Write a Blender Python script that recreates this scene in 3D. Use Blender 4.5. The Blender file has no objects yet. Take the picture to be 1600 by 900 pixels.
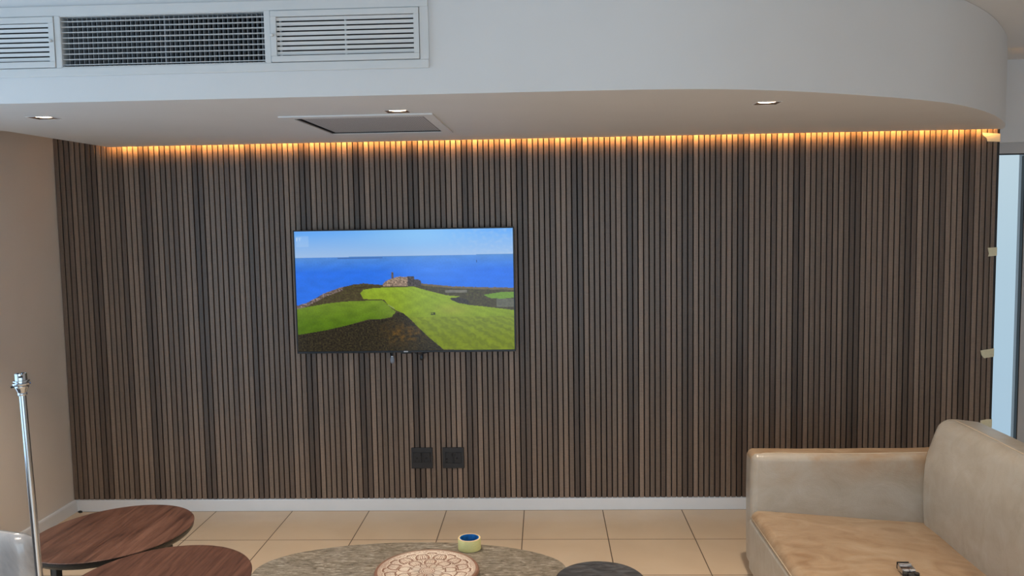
import bpy, bmesh, math, random
from mathutils import Vector, Matrix, noise
random.seed(7)
sc = bpy.context.scene
COL = sc.collection
PI = math.pi

# ------------------------------------------------------------------ colour helpers
def lin(c):
    return tuple(((v/255)/12.92 if v/255 <= 0.04045 else ((v/255+0.055)/1.055)**2.4) for v in c)
def L4(c): return (*lin(c), 1.0)

# ------------------------------------------------------------------ node helpers
def new_mat(name):
    m = bpy.data.materials.new(name); m.use_nodes = True
    nt = m.node_tree
    b = nt.nodes.get('Principled BSDF')
    return m, nt, b
def nd(nt, typ, **kw):
    n = nt.nodes.new(typ)
    for k, v in kw.items():
        if k.startswith('i_'):
            n.inputs[k[2:].replace('_', ' ')].default_value = v
        else:
            setattr(n, k, v)
    return n
def math_n(nt, op, a, b=None, c=None):
    n = nt.nodes.new('ShaderNodeMath'); n.operation = op
    for i, v in enumerate((a, b, c)):
        if v is None: continue
        if isinstance(v, (int, float)): n.inputs[i].default_value = v
        else: nt.links.new(v, n.inputs[i])
    return n.outputs[0]
def coord(nt, scale=(1, 1, 1), rot=(0, 0, 0), loc=(0, 0, 0)):
    tc = nd(nt, 'ShaderNodeTexCoord'); mp = nd(nt, 'ShaderNodeMapping')
    mp.inputs['Scale'].default_value = scale; mp.inputs['Rotation'].default_value = rot
    mp.inputs['Location'].default_value = loc
    nt.links.new(tc.outputs['Object'], mp.inputs['Vector'])
    return mp.outputs['Vector']
def noise_n(nt, vec, scale, detail=4, rough=0.55, dist=0.0):
    n = nd(nt, 'ShaderNodeTexNoise'); n.inputs['Scale'].default_value = scale
    n.inputs['Detail'].default_value = detail; n.inputs['Roughness'].default_value = rough
    n.inputs['Distortion'].default_value = dist
    nt.links.new(vec, n.inputs['Vector'])
    return n.outputs['Fac']
def ramp(nt, fac, stops, interp='LINEAR'):
    r = nd(nt, 'ShaderNodeValToRGB'); r.color_ramp.interpolation = interp
    e = r.color_ramp.elements
    while len(e) < len(stops): e.new(0.5)
    for el, (p, c) in zip(e, stops):
        el.position = p; el.color = c if len(c) == 4 else (*c, 1)
    nt.links.new(fac, r.inputs['Fac'])
    return r.outputs['Color']
def mixc(nt, fac, a, b, mode='MIX'):
    n = nd(nt, 'ShaderNodeMix', data_type='RGBA', blend_type=mode)
    for key, v in ((0, fac), (6, a), (7, b)):
        if isinstance(v, (int, float, tuple)): n.inputs[key].default_value = v
        else: nt.links.new(v, n.inputs[key])
    return n.outputs[2]
def bump(nt, b, height, strength=0.2, dist=0.01):
    n = nd(nt, 'ShaderNodeBump'); n.inputs['Strength'].default_value = strength
    n.inputs['Distance'].default_value = dist
    nt.links.new(height, n.inputs['Height']); nt.links.new(n.outputs['Normal'], b.inputs['Normal'])

def plain(name, col, rough=0.5, metal=0.0, spec=0.5, vary=0.06, scale=6, coat=0.0):
    """A painted, moulded or metal surface: one colour with a faint mottling."""
    m, nt, b = new_mat(name)
    v = coord(nt)
    f = noise_n(nt, v, scale, 3)
    lo = tuple(x*(1-vary) for x in col); hi = tuple(min(1, x*(1+vary)) for x in col)
    c = ramp(nt, f, [(0.3, lo), (0.7, hi)])
    nt.links.new(c, b.inputs['Base Color'])
    b.inputs['Roughness'].default_value = rough; b.inputs['Metallic'].default_value = metal
    b.inputs['Specular IOR Level'].default_value = spec
    b.inputs['Coat Weight'].default_value = coat
    return m
def emit(name, col, strength):
    m, nt, b = new_mat(name)
    b.inputs['Base Color'].default_value = (*col, 1)
    b.inputs['Emission Color'].default_value = (*col, 1)
    b.inputs['Emission Strength'].default_value = strength
    return m

# ------------------------------------------------------------------ materials
M = {}
M['white_paint'] = plain('white paint', (0.70, 0.715, 0.73), 0.55, vary=0.015, scale=3)
M['beige_paint'] = plain('warm grey wall paint', (0.78, 0.715, 0.65), 0.5, vary=0.02, scale=3)
M['grille_white'] = plain('white coated aluminium', (0.66, 0.68, 0.69), 0.38, vary=0.02)
M['blade_grey'] = plain('grey blades', (0.30, 0.31, 0.33), 0.45, vary=0.02)
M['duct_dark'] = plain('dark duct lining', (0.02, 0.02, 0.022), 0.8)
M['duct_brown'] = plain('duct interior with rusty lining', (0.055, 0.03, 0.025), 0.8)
M['skirting'] = plain('white gloss skirting', (0.80, 0.82, 0.85), 0.24, vary=0.02)
M['black_trim'] = plain('black edge profile', (0.008, 0.009, 0.01), 0.4)
M['black_plastic'] = plain('black plastic', (0.008, 0.009, 0.012), 0.32)
M['socket_black'] = plain('matt black socket plastic', (0.014, 0.015, 0.018), 0.38)
M['hole_black'] = plain('socket hole black', (0.002, 0.002, 0.002), 0.8)
M['grey_plastic'] = plain('grey plastic', (0.23, 0.25, 0.30), 0.3)
M['logo_grey'] = plain('silver lettering', (0.55, 0.55, 0.57), 0.35)
M['chrome'] = plain('chrome', (0.56, 0.58, 0.62), 0.12, metal=1.0, vary=0.03)
M['dull_metal'] = plain('dull steel', (0.5, 0.5, 0.52), 0.32, metal=1.0)
M['black_metal'] = plain('black powder coated steel', (0.006, 0.006, 0.007), 0.4)
M['alu_grey'] = plain('grey aluminium', (0.52, 0.52, 0.53), 0.42, vary=0.03)
M['blue_core'] = plain('blue printed cardboard', (0.01, 0.17, 0.50), 0.55, vary=0.35, scale=60)
M['card'] = plain('tan cardboard rim', (0.68, 0.50, 0.27), 0.8)
M['led'] = emit('amber light strip', (1.0, 0.47, 0.12), 62.0)
M['lamp_glow'] = emit('warm white lamp lens', (1.0, 0.76, 0.52), 9.0)
M['baffle'] = plain('dark bronze baffle', (0.05, 0.035, 0.03), 0.45)
M['rubber'] = plain('dark rubber', (0.02, 0.018, 0.016), 0.7)
M['bone'] = plain('silvery metal', (0.6, 0.62, 0.66), 0.2, metal=1.0)

# slats: each slat takes its tone from a repeating run of ten, plus its own variation and grain
PITCH = 0.0306; XL = -2.785; XR = 2.483
def slat_material():
    m, nt, b = new_mat('dark walnut slats')
    tc = nd(nt, 'ShaderNodeTexCoord'); sep = nd(nt, 'ShaderNodeSeparateXYZ')
    nt.links.new(tc.outputs['Object'], sep.inputs[0])
    idx = math_n(nt, 'FLOOR', math_n(nt, 'DIVIDE', math_n(nt, 'SUBTRACT', sep.outputs['X'], XL), PITCH))
    mod = math_n(nt, 'MODULO', math_n(nt, 'ADD', idx, 4.0), 10.0)
    fac = math_n(nt, 'MULTIPLY_ADD', mod, 0.1, 0.05)
    tones = [0.42, 0.50, 1.0, 0.86, 0.74, 0.84, 0.60, 0.92, 1.02, 0.80]
    base = (0.245, 0.178, 0.137)
    st = []
    for i, t in enumerate(tones):
        w = (1.0, 1.0, 1.0) if t > .7 else (1.0, 0.98, 1.0)
        st.append((i*0.1, tuple(base[k]*t*w[k] for k in range(3))))
    c0 = ramp(nt, fac, st, 'CONSTANT')
    wn = nd(nt, 'ShaderNodeTexWhiteNoise', noise_dimensions='1D'); nt.links.new(idx, wn.inputs['W'])
    own = math_n(nt, 'MULTIPLY_ADD', wn.outputs['Value'], 0.36, 0.82)
    hsv = nd(nt, 'ShaderNodeHueSaturation'); nt.links.new(c0, hsv.inputs['Color']); nt.links.new(own, hsv.inputs['Value'])
    hsv.inputs['Saturation'].default_value = 1.0
    # vertical grain, offset per slat
    comb = nd(nt, 'ShaderNodeCombineXYZ')
    nt.links.new(math_n(nt, 'MULTIPLY', sep.outputs['X'], 220.0), comb.inputs['X'])
    nt.links.new(math_n(nt, 'MULTIPLY', idx, 3.7), comb.inputs['Y'])
    nt.links.new(math_n(nt, 'MULTIPLY', sep.outputs['Z'], 3.0), comb.inputs['Z'])
    g = noise_n(nt, comb.outputs[0], 1.0, 5, 0.6, 0.4)
    comb2 = nd(nt, 'ShaderNodeCombineXYZ')
    nt.links.new(math_n(nt, 'MULTIPLY', sep.outputs['X'], 40.0), comb2.inputs['X'])
    nt.links.new(math_n(nt, 'MULTIPLY', idx, 1.3), comb2.inputs['Y'])
    nt.links.new(math_n(nt, 'MULTIPLY', sep.outputs['Z'], 240.0), comb2.inputs['Z'])
    g2 = noise_n(nt, comb2.outputs[0], 1.0, 2, 0.6)
    gg = math_n(nt, 'ADD', math_n(nt, 'MULTIPLY', g, 0.75), math_n(nt, 'MULTIPLY', g2, 0.35))
    c = mixc(nt, 1.0, hsv.outputs['Color'], ramp(nt, gg, [(0.3, (0.62, 0.60, 0.58)), (0.78, (1.25, 1.24, 1.22))]), 'MULTIPLY')
    nt.links.new(c, b.inputs['Base Color'])
    b.inputs['Roughness'].default_value = 0.38
    b.inputs['Specular IOR Level'].default_value = 0.5
    bump(nt, b, gg, 0.25, 0.002)
    return m
M['slats'] = slat_material()
M['groove'] = plain('black felt backing', (0.004, 0.004, 0.005), 0.9)

# floor tiles
TILE = 0.45; TX0 = -1.4899; TY0 = -0.471
def tile_material():
    m, nt, b = new_mat('beige floor tiles')
    tc = nd(nt, 'ShaderNodeTexCoord'); sep = nd(nt, 'ShaderNodeSeparateXYZ')
    nt.links.new(tc.outputs['Object'], sep.inputs[0])
    ux = math_n(nt, 'DIVIDE', math_n(nt, 'SUBTRACT', sep.outputs['X'], TX0 - 45*TILE), TILE)
    uy = math_n(nt, 'DIVIDE', math_n(nt, 'SUBTRACT', sep.outputs['Y'], TY0 - 45*TILE), TILE)
    def dist(u):
        f = math_n(nt, 'FRACT', u)
        return math_n(nt, 'SUBTRACT', 0.5, math_n(nt, 'ABSOLUTE', math_n(nt, 'SUBTRACT', f, 0.5)))
    d = math_n(nt, 'MINIMUM', dist(ux), dist(uy))
    grout = math_n(nt, 'LESS_THAN', d, 0.0058)
    comb = nd(nt, 'ShaderNodeCombineXYZ')
    nt.links.new(math_n(nt, 'FLOOR', ux), comb.inputs['X']); nt.links.new(math_n(nt, 'FLOOR', uy), comb.inputs['Y'])
    wn = nd(nt, 'ShaderNodeTexWhiteNoise', noise_dimensions='3D'); nt.links.new(comb.outputs[0], wn.inputs['Vector'])
    v = coord(nt)
    n1 = noise_n(nt, v, 2.6, 4, 0.5, 0.4); n2 = noise_n(nt, v, 40, 3, 0.5)
    t = math_n(nt, 'ADD', math_n(nt, 'MULTIPLY', n1, 0.75), 0.06)
    t = math_n(nt, 'ADD', t, math_n(nt, 'MULTIPLY', wn.outputs['Value'], 0.12))
    c = ramp(nt, t, [(0.25, (0.575, 0.44, 0.305)), (0.5, (0.635, 0.495, 0.35)), (0.75, (0.675, 0.54, 0.395))])
    c = mixc(nt, grout, c, (0.12, 0.085, 0.055, 1))
    nt.links.new(c, b.inputs['Base Color'])
    r = math_n(nt, 'MULTIPLY_ADD', grout, 0.5, 0.26)
    nt.links.new(r, b.inputs['Roughness'])
    b.inputs['Specular IOR Level'].default_value = 0.4
    bump(nt, b, math_n(nt, 'SUBTRACT', 1.0, grout), 0.5, 0.002)
    return m
M['tiles'] = tile_material()

def wood_material(name, dark, mid, light, rot, rough=0.35, stretch=14, scale=1.6, knots=0.0):
    m, nt, b = new_mat(name)
    v = coord(nt, scale=(stretch, 1.6, stretch), rot=(0, 0, rot))
    a = noise_n(nt, v, scale, 6, 0.62, 1.1)
    f = noise_n(nt, coord(nt, scale=(stretch*5, 3, 30), rot=(0, 0, rot)), scale, 4, 0.65, 0.4)
    t = math_n(nt, 'ADD', math_n(nt, 'MULTIPLY', a, 0.62), math_n(nt, 'MULTIPLY', f, 0.42))
    c = ramp(nt, t, [(0.38, dark), (0.52, mid), (0.66, light)])
    nt.links.new(c, b.inputs['Base Color'])
    b.inputs['Roughness'].default_value = rough
    bump(nt, b, t, 0.15, 0.002)
    return m
M['walnut_a'] = wood_material('red walnut', (0.040, 0.017, 0.012), (0.105, 0.047, 0.031), (0.175, 0.085, 0.057), 1.0, 0.36, 11, 1.5)
M['walnut_b'] = wood_material('red walnut, straight grain', (0.042, 0.017, 0.011), (0.098, 0.042, 0.028), (0.155, 0.071, 0.046), 1.25, 0.38, 12, 1.4)
M['table_edge'] = plain('black table edge', (0.007, 0.006, 0.006), 0.35)

def grey_wood():
    m, nt, b = new_mat('weathered grey brown wood')
    v = coord(nt, scale=(6, 18, 8), rot=(0, 0, 0.25))
    a = noise_n(nt, v, 2.2, 9, 0.68, 2.2)
    f = noise_n(nt, coord(nt, scale=(16, 60, 30), rot=(0, 0, 0.3)), 1.6, 5, 0.75, 0.8)
    p = noise_n(nt, coord(nt), 5.0, 3, 0.5)
    t = math_n(nt, 'ADD', math_n(nt, 'MULTIPLY', a, 0.5), math_n(nt, 'MULTIPLY', f, 0.5))
    c = ramp(nt, t, [(0.40, (0.022, 0.018, 0.014)), (0.47, (0.13, 0.11, 0.085)), (0.55, (0.235, 0.205, 0.165)), (0.61, (0.43, 0.395, 0.34))])
    c = mixc(nt, math_n(nt, 'MULTIPLY', p, 0.35), c, (0.24, 0.175, 0.085, 1))
    nt.links.new(c, b.inputs['Base Color'])
    b.inputs['Roughness'].default_value = 0.62
    bump(nt, b, t, 0.7, 0.006)
    return m
M['grey_wood'] = grey_wood()
def dark_wood():
    m, nt, b = new_mat('charcoal stained wood')
    a = noise_n(nt, coord(nt, scale=(3, 9, 4)), 4.0, 7, 0.62, 1.2)
    c = ramp(nt, a, [(0.3, (0.012, 0.012, 0.013)), (0.5, (0.042, 0.043, 0.047)), (0.68, (0.10, 0.103, 0.11))])
    nt.links.new(c, b.inputs['Base Color']); b.inputs['Roughness'].default_value = 0.45
    bump(nt, b, a, 0.3, 0.003)
    return m
M['dark_wood'] = dark_wood()
M['dark_rim'] = plain('dark brown bark rim', (0.035, 0.018, 0.012), 0.5, vary=0.3, scale=20)
M['door_wood'] = wood_material('dark brown door timber', (0.03, 0.018, 0.012), (0.055, 0.034, 0.022), (0.08, 0.05, 0.034), 0.0, 0.5)

def leather(name, a, bcol, c3, stain=0.5, scale=3.0, rough=0.30):
    m, nt, b = new_mat(name)
    v = coord(nt, scale=(1, 1, 1.6))
    n1 = noise_n(nt, v, scale, 6, 0.62, 1.4)
    n2 = noise_n(nt, coord(nt, scale=(1.0, 1.9, 1.5), rot=(0, 0, 0.7)), scale*1.6, 5, 0.6, 1.3)
    t = math_n(nt, 'ADD', math_n(nt, 'MULTIPLY', n1, 1-stain), math_n(nt, 'MULTIPLY', n2, stain))
    c = ramp(nt, t, [(0.34, a), (0.52, bcol), (0.68, c3)])
    nt.links.new(c, b.inputs['Base Color'])
    b.inputs['Roughness'].default_value = rough
    vo = nd(nt, 'ShaderNodeTexVoronoi'); vo.inputs['Scale'].default_value = 260
    nt.links.new(coord(nt), vo.inputs['Vector'])
    h = math_n(nt, 'ADD', math_n(nt, 'MULTIPLY', vo.outputs['Distance'], 0.12), math_n(nt, 'MULTIPLY', n2, 1.0))
    bump(nt, b, h, 0.28, 0.012)
    return m
M['leather'] = leather('pale tan leather', (0.40, 0.345, 0.275), (0.46, 0.415, 0.35), (0.505, 0.47, 0.415))
M['leather_top'] = leather('tan leather darkened by wear', (0.31, 0.19, 0.105), (0.42, 0.29, 0.18), (0.50, 0.375, 0.255), 0.6, 3.4)
def worn_arm():
    m = M['leather'].copy(); m.name = 'pale leather with a tan worn patch'
    nt = m.node_tree; b = nt.nodes['Principled BSDF']
    old = b.inputs['Base Color'].links[0].from_socket
    tc = nd(nt, 'ShaderNodeTexCoord'); sep = nd(nt, 'ShaderNodeSeparateXYZ'); nt.links.new(tc.outputs['Object'], sep.inputs[0])
    h = nd(nt, 'ShaderNodeMapRange'); h.inputs['From Min'].default_value = 0.43; h.inputs['From Max'].default_value = 0.575
    nt.links.new(sep.outputs['Z'], h.inputs['Value'])
    nz = noise_n(nt, coord(nt, scale=(1, 1, 1.4)), 4.2, 4, 0.55, 0.8)
    f = math_n(nt, 'MULTIPLY', h.outputs[0], ramp(nt, nz, [(0.38, (0.15, 0.15, 0.15)), (0.62, (0.9, 0.9, 0.9))]))
    nt.links.new(mixc(nt, f, old, (0.40, 0.26, 0.15, 1)), b.inputs['Base Color'])
    return m
M['leather_arm'] = worn_arm()
M['piping'] = plain('light leather piping', (0.56, 0.46, 0.34), 0.45)

def tape_mat(name, col, tr):
    m, nt, b = new_mat(name)
    f = noise_n(nt, coord(nt, scale=(1, 1, 6)), 70, 3)
    c = ramp(nt, f, [(0.3, tuple(x*0.88 for x in col)), (0.7, col)])
    nt.links.new(c, b.inputs['Base Color']); b.inputs['Roughness'].default_value = 0.6
    bump(nt, b, f, 0.2, 0.001)
    return m
M['mask_tape'] = tape_mat('cream masking tape', (0.76, 0.71, 0.50), 0)
M['roll_tape'] = tape_mat('yellow masking tape roll', (0.76, 0.70, 0.30), 0)

def glass_pane():
    m, nt, b = new_mat('window glass')
    out = nt.nodes['Material Output']; nt.nodes.remove(b)
    t = nd(nt, 'ShaderNodeBsdfTransparent'); t.inputs[0].default_value = (0.97, 0.985, 0.99, 1)
    g = nd(nt, 'ShaderNodeBsdfGlossy'); g.inputs['Roughness'].default_value = 0.02
    f = nd(nt, 'ShaderNodeFresnel'); f.inputs['IOR'].default_value = 1.45
    mx = nd(nt, 'ShaderNodeMixShader')
    geo = nd(nt, 'ShaderNodeNewGeometry')      # reflect at the outer faces only
    fac = math_n(nt, 'MULTIPLY', f.outputs[0], math_n(nt, 'SUBTRACT', 1.0, geo.outputs['Backfacing']))
    nt.links.new(fac, mx.inputs[0]); nt.links.new(t.outputs[0], mx.inputs[1]); nt.links.new(g.outputs[0], mx.inputs[2])
    nt.links.new(mx.outputs[0], out.inputs['Surface'])
    return m
M['glass'] = glass_pane()

def perforated():
    m, nt, b = new_mat('perforated grey mesh')
    tc = nd(nt, 'ShaderNodeTexCoord'); sep = nd(nt, 'ShaderNodeSeparateXYZ')
    nt.links.new(tc.outputs['Object'], sep.inputs[0])
    def w(o):
        f = math_n(nt, 'FRACT', math_n(nt, 'MULTIPLY', o, 95.0))
        return math_n(nt, 'POWER', math_n(nt, 'SUBTRACT', f, 0.5), 2.0)
    d = math_n(nt, 'SQRT', math_n(nt, 'ADD', w(sep.outputs['X']), w(sep.outputs['Y'])))
    hole = math_n(nt, 'LESS_THAN', d, 0.3)
    c = mixc(nt, hole, (0.50, 0.50, 0.50, 1), (0.17, 0.17, 0.175, 1))
    nt.links.new(c, b.inputs['Base Color']); b.inputs['Roughness'].default_value = 0.5
    return m
M['perforated'] = perforated()

def vcol_mat(name, attr, rough, emission=0.0, bumpy=False, spec=0.5):
    m, nt, b = new_mat(name)
    a = nd(nt, 'ShaderNodeAttribute', attribute_name=attr)
    if emission:
        b.inputs['Base Color'].default_value = (0.004, 0.004, 0.005, 1)
        nt.links.new(a.outputs['Color'], b.inputs['Emission Color'])
        b.inputs['Emission Strength'].default_value = emission
    else:
        nt.links.new(a.outputs['Color'], b.inputs['Base Color'])
    b.inputs['Roughness'].default_value = rough
    b.inputs['Specular IOR Level'].default_value = spec
    return m
M['screen'] = vcol_mat('television picture', 'picture', 0.14, emission=0.88, spec=0.3)
M['carved'] = vcol_mat('carved whitewashed wood', 'carving', 0.6)
def grey_shell():
    m, nt, b = new_mat('glossy grey upholstery')
    n1 = noise_n(nt, coord(nt, scale=(1, 1, 0.7)), 5.5, 4, 0.55, 2.0)
    c = ramp(nt, n1, [(0.3, (0.25, 0.25, 0.262)), (0.7, (0.40, 0.40, 0.41))])
    nt.links.new(c, b.inputs['Base Color']); b.inputs['Roughness'].default_value = 0.24
    b.inputs['Coat Weight'].default_value = 0.5; b.inputs['Coat Roughness'].default_value = 0.08
    bump(nt, b, n1, 0.25, 0.02)
    return m
M['grey_shell'] = grey_shell()

# ------------------------------------------------------------------ mesh helpers
def wloc(o):
    while o.parent is not None: o = o.parent
    return o.location.copy()
def obj(name, bm, mat, parent=None, smooth=False, auto=None):
    """Link a bmesh built in world coordinates as ONE mesh object, in its parent's frame."""
    bmesh.ops.recalc_face_normals(bm, faces=bm.faces)
    if parent is not None:
        bmesh.ops.translate(bm, verts=bm.verts, vec=-wloc(parent))
    me = bpy.data.meshes.new(name); bm.to_mesh(me); bm.free()
    mats = mat if isinstance(mat, (list, tuple)) else [mat]
    for m in mats: me.materials.append(m)
    if smooth:
        for p in me.polygons: p.use_smooth = True
        if auto is not None:
            me.set_sharp_from_angle(angle=auto)
    o = bpy.data.objects.new(name, me); COL.objects.link(o)
    if parent is not None: o.parent = parent
    return o
def tag(o, label=None, cat=None, group=None, kind=None):
    if label: o['label'] = label
    if cat: o['category'] = cat
    if group: o['group'] = group
    if kind: o['kind'] = kind
    return o
def thing(name, loc, label, cat, group=None):
    o = bpy.data.objects.new(name, None); o.empty_display_size = 0.05
    COL.objects.link(o); o.location = loc
    return tag(o, label, cat, group)
def B(): return bmesh.new()
def box(bm, x0, x1, y0, y1, z0, z1, mi=0, rot=None, bevel=0.0, seg=2):
    r = bmesh.ops.create_cube(bm, size=1.0)
    vs = r['verts']
    c = Vector(((x0+x1)/2, (y0+y1)/2, (z0+z1)/2))
    for v in vs:
        v.co = Vector((v.co.x*(x1-x0), v.co.y*(y1-y0), v.co.z*(z1-z0)))
        if rot is not None: v.co = rot @ v.co
        v.co += c
    fs = list({f for v in vs for f in v.link_faces})
    for f in fs: f.material_index = mi
    if bevel:
        es = list({e for v in vs for e in v.link_edges})
        bmesh.ops.bevel(bm, geom=es, offset=bevel, segments=seg, profile=0.5, affect='EDGES')
    return vs
def lathe(bm, prof, centre, axis=Vector((0, 0, 1)), seg=40, mi=0, cap=True):
    """prof: list of (radius, height along axis)."""
    axis = axis.normalized()
    q = Vector((0, 0, 1)).rotation_difference(axis)
    rings = []
    for r, h in prof:
        ring = []
        for k in range(seg):
            a = 2*PI*k/seg
            ring.append(bm.verts.new(Vector(centre) + q @ Vector((r*math.cos(a), r*math.sin(a), h))))
        rings.append(ring)
    for A, C in zip(rings, rings[1:]):
        for k in range(seg):
            f = bm.faces.new((A[k], A[(k+1) % seg], C[(k+1) % seg], C[k])); f.material_index = mi
    if cap:
        bm.faces.new(rings[0][::-1]).material_index = mi
        bm.faces.new(rings[-1]).material_index = mi
def tube(bm, pts, r, seg=8, mi=0, cap=True):
    pts = [Vector(p) for p in pts]
    rings = []
    up = Vector((0, 0, 1))
    for i, p in enumerate(pts):
        t = (pts[min(i+1, len(pts)-1)] - pts[max(i-1, 0)]).normalized()
        ref = up if abs(t.dot(up)) < 0.95 else Vector((1, 0, 0))
        a = t.cross(ref).normalized(); c = t.cross(a).normalized()
        rings.append([bm.verts.new(p + (a*math.cos(2*PI*k/seg) + c*math.sin(2*PI*k/seg))*r) for k in range(seg)])
    for A, C in zip(rings, rings[1:]):
        for k in range(seg):
            f = bm.faces.new((A[k], A[(k+1) % seg], C[(k+1) % seg], C[k])); f.material_index = mi
    if cap:
        bm.faces.new(rings[0][::-1]); bm.faces.new(rings[-1])
def prism(bm, outline, z0, z1, mi=0, cap=True):
    """Vertical prism over a plan outline (list of xy)."""
    lo = [bm.verts.new((x, y, z0)) for x, y in outline]; hi = [bm.verts.new((x, y, z1)) for x, y in outline]
    n = len(outline)
    for k in range(n):
        bm.faces.new((lo[k], lo[(k+1) % n], hi[(k+1) % n], hi[k])).material_index = mi
    if cap:
        bm.faces.new(lo[::-1]).material_index = mi; bm.faces.new(hi).material_index = mi
def stack(bm, rings, mi=0, capb=True, capt=True):
    """Join equal-length rings of 3D points."""
    R = [[bm.verts.new(p) for p in ring] for ring in rings]
    n = len(R[0])
    for A, C in zip(R, R[1:]):
        for k in range(n):
            bm.faces.new((A[k], A[(k+1) % n], C[(k+1) % n], C[k])).material_index = mi
    if capb: bm.faces.new(R[0][::-1]).material_index = mi
    if capt: bm.faces.new(R[-1]).material_index = mi
def holed(bm, to3, outer, holes, mi=0):
    """Flat face with holes; to3 maps a 2D point into space."""
    before = set(bm.faces)
    es = []
    for loop in [outer] + holes:
        vs = [bm.verts.new(to3(p)) for p in loop]
        for k in range(len(vs)):
            es.append(bm.edges.new((vs[k], vs[(k+1) % len(vs)])))
    bmesh.ops.triangle_fill(bm, use_beauty=True, edges=es)
    for f in bm.faces:
        if f not in before: f.material_index = mi
def rbox(bm, lo, hi, r, n=(8, 8, 8), k=4, deform=None, mi=0):
    """Rounded box with a regular grid on its faces, for soft upholstery."""
    lo = Vector(lo); hi = Vector(hi)
    if isinstance(r, (int, float)): r = (r, r, r)
    ax = []
    for i in range(3):
        L = hi[i]-lo[i]; ri = min(r[i], L/2-1e-4)
        s = [lo[i] + ri*(1-math.cos(PI/2*j/k))*1.0 for j in range(k)]
        mid = [lo[i]+ri + (L-2*ri)*j/n[i] for j in range(n[i]+1)]
        s = [lo[i] + ri*j/k for j in range(k)] + mid + [hi[i]-ri + ri*(j+1)/k for j in range(k)]
        ax.append(s)
    R = Vector(r)
    def place(p):
        inner = Vector((min(max(p[i], lo[i]+R[i]), hi[i]-R[i]) for i in range(3)))
        d = Vector(((p[i]-inner[i])/R[i] for i in range(3)))
        # map the cube corner to a sphere corner
        x, y, z = d
        s = Vector((x*math.sqrt(max(0, 1-y*y/2-z*z/2+y*y*z*z/3)), y*math.sqrt(max(0, 1-z*z/2-x*x/2+z*z*x*x/3)), z*math.sqrt(max(0, 1-x*x/2-y*y/2+x*x*y*y/3))))
        q = inner + Vector((s[i]*R[i] for i in range(3)))
        return deform(q) if deform else q
    new = []
    for i in range(3):
        j, l = [(1, 2), (2, 0), (0, 1)][i]
        for side in (lo[i], hi[i]):
            grid = []
            for a in ax[j]:
                row = []
                for c in ax[l]:
                    p = [0, 0, 0]; p[i] = side; p[j] = a; p[l] = c
                    row.append(bm.verts.new(place(p)))
                grid.append(row); new += row
            for u in range(len(grid)-1):
                for w in range(len(grid[0])-1):
                    bm.faces.new((grid[u][w], grid[u+1][w], grid[u+1][w+1], grid[u][w+1])).material_index = mi
    bmesh.ops.remove_doubles(bm, verts=new, dist=1e-5)

def spline(P, n):
    """Catmull-Rom through P, n points per span."""
    out = []
    P = [Vector(p) for p in P]
    for i in range(len(P)-1):
        a = P[max(i-1, 0)]; b = P[i]; c = P[i+1]; d = P[min(i+2, len(P)-1)]
        for j in range(n):
            t = j/n
            out.append(0.5*((2*b)+(c-a)*t+(2*a-5*b+4*c-d)*t*t+(3*b-3*c+d-a)*t**3))
    out.append(P[-1])
    return out

# ================================================================== THE SETTING
H1 = 2.114          # underside of the dropped bulkhead
H2 = 2.54           # main ceiling
YF = -1.85          # front face of the bulkhead
XE = 4.6            # right-hand end of the room
YB = -7.4           # wall behind the photographer
def structure(o, label):
    o['kind'] = 'structure'; o['label'] = label
    return o

bm = B(); box(bm, XL-0.2, XE+0.2, YB-0.2, 0.7, -0.12, 0.0)
structure(obj('floor', bm, M['tiles']), 'beige square floor tiles with thin brown grout lines')
bm = B(); box(bm, XL-0.2, XE+0.2, YB-0.2, 0.7, H2, H2+0.12)
structure(obj('ceiling', bm, M['white_paint']), 'white main ceiling above the dropped bulkhead')

# left wall with its tall glazed opening toward the photographer
WY0, WY1, WZ1 = -4.7, -1.30, 2.25
bm = B()
box(bm, XL-0.2, XL, WY1, 0.3, 0, H2)
box(bm, XL-0.2, XL, YB, WY0, 0, H2)
box(bm, XL-0.2, XL, WY0, WY1, WZ1, H2)
structure(obj('wall_left', bm, M['beige_paint']), 'plain warm grey side wall at the left of the slatted wall')
bm = B()
for y in (WY0+0.03, (WY0+WY1)/2, WY1-0.03): box(bm, XL-0.13, XL-0.07, y-0.03, y+0.03, 0.0, WZ1)
box(bm, XL-0.13, XL-0.07, WY0, WY1, WZ1-0.06, WZ1); box(bm, XL-0.13, XL-0.07, WY0, WY1, 0.0, 0.05)
w2 = structure(obj('window_2', bm, M['alu_grey']), 'tall sliding window frame in the left wall')
bm = B(); box(bm, XL-0.104, XL-0.096, WY0+0.05, WY1-0.05, 0.04, WZ1-0.05)
obj('pane', bm, M['glass'], w2)

# wall behind the slats, and the room beyond its right-hand end
bm = B(); box(bm, XL-0.2, XR-0.012, -0.004, 0.30, 0, H2)
structure(obj('wall_back', bm, M['white_paint']), 'back wall behind the slatted cladding')
GX0, GX1, GZ = 2.52, 2.868, 2.068
bm = B()
box(bm, XR-0.012, XE+0.2, 0.30, 0.40, GZ, H2)
box(bm, GX1+0.93, XE+0.2, 0.30, 0.40, 0, GZ)
box(bm, XR-0.012, GX0, 0.30, 0.40, 0, GZ)
structure(obj('wall_rear', bm, M['white_paint']), 'pale wall past the right end of the slats, over the glass')
bm = B()
box(bm, GX0, GX1, 0.33, 0.40, 2.005, GZ); box(bm, 2.815, GX1, 0.33, 0.40, 0, 2.005)
box(bm, GX0, GX0+0.05, 0.33, 0.40, 0, 2.005); box(bm, GX0+0.05, 2.815, 0.33, 0.40, 0, 0.06)
w1 = structure(obj('window_1', bm, M['alu_grey']), 'narrow bright window with a grey frame at the right end of the slatted wall')
bm = B()
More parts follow.
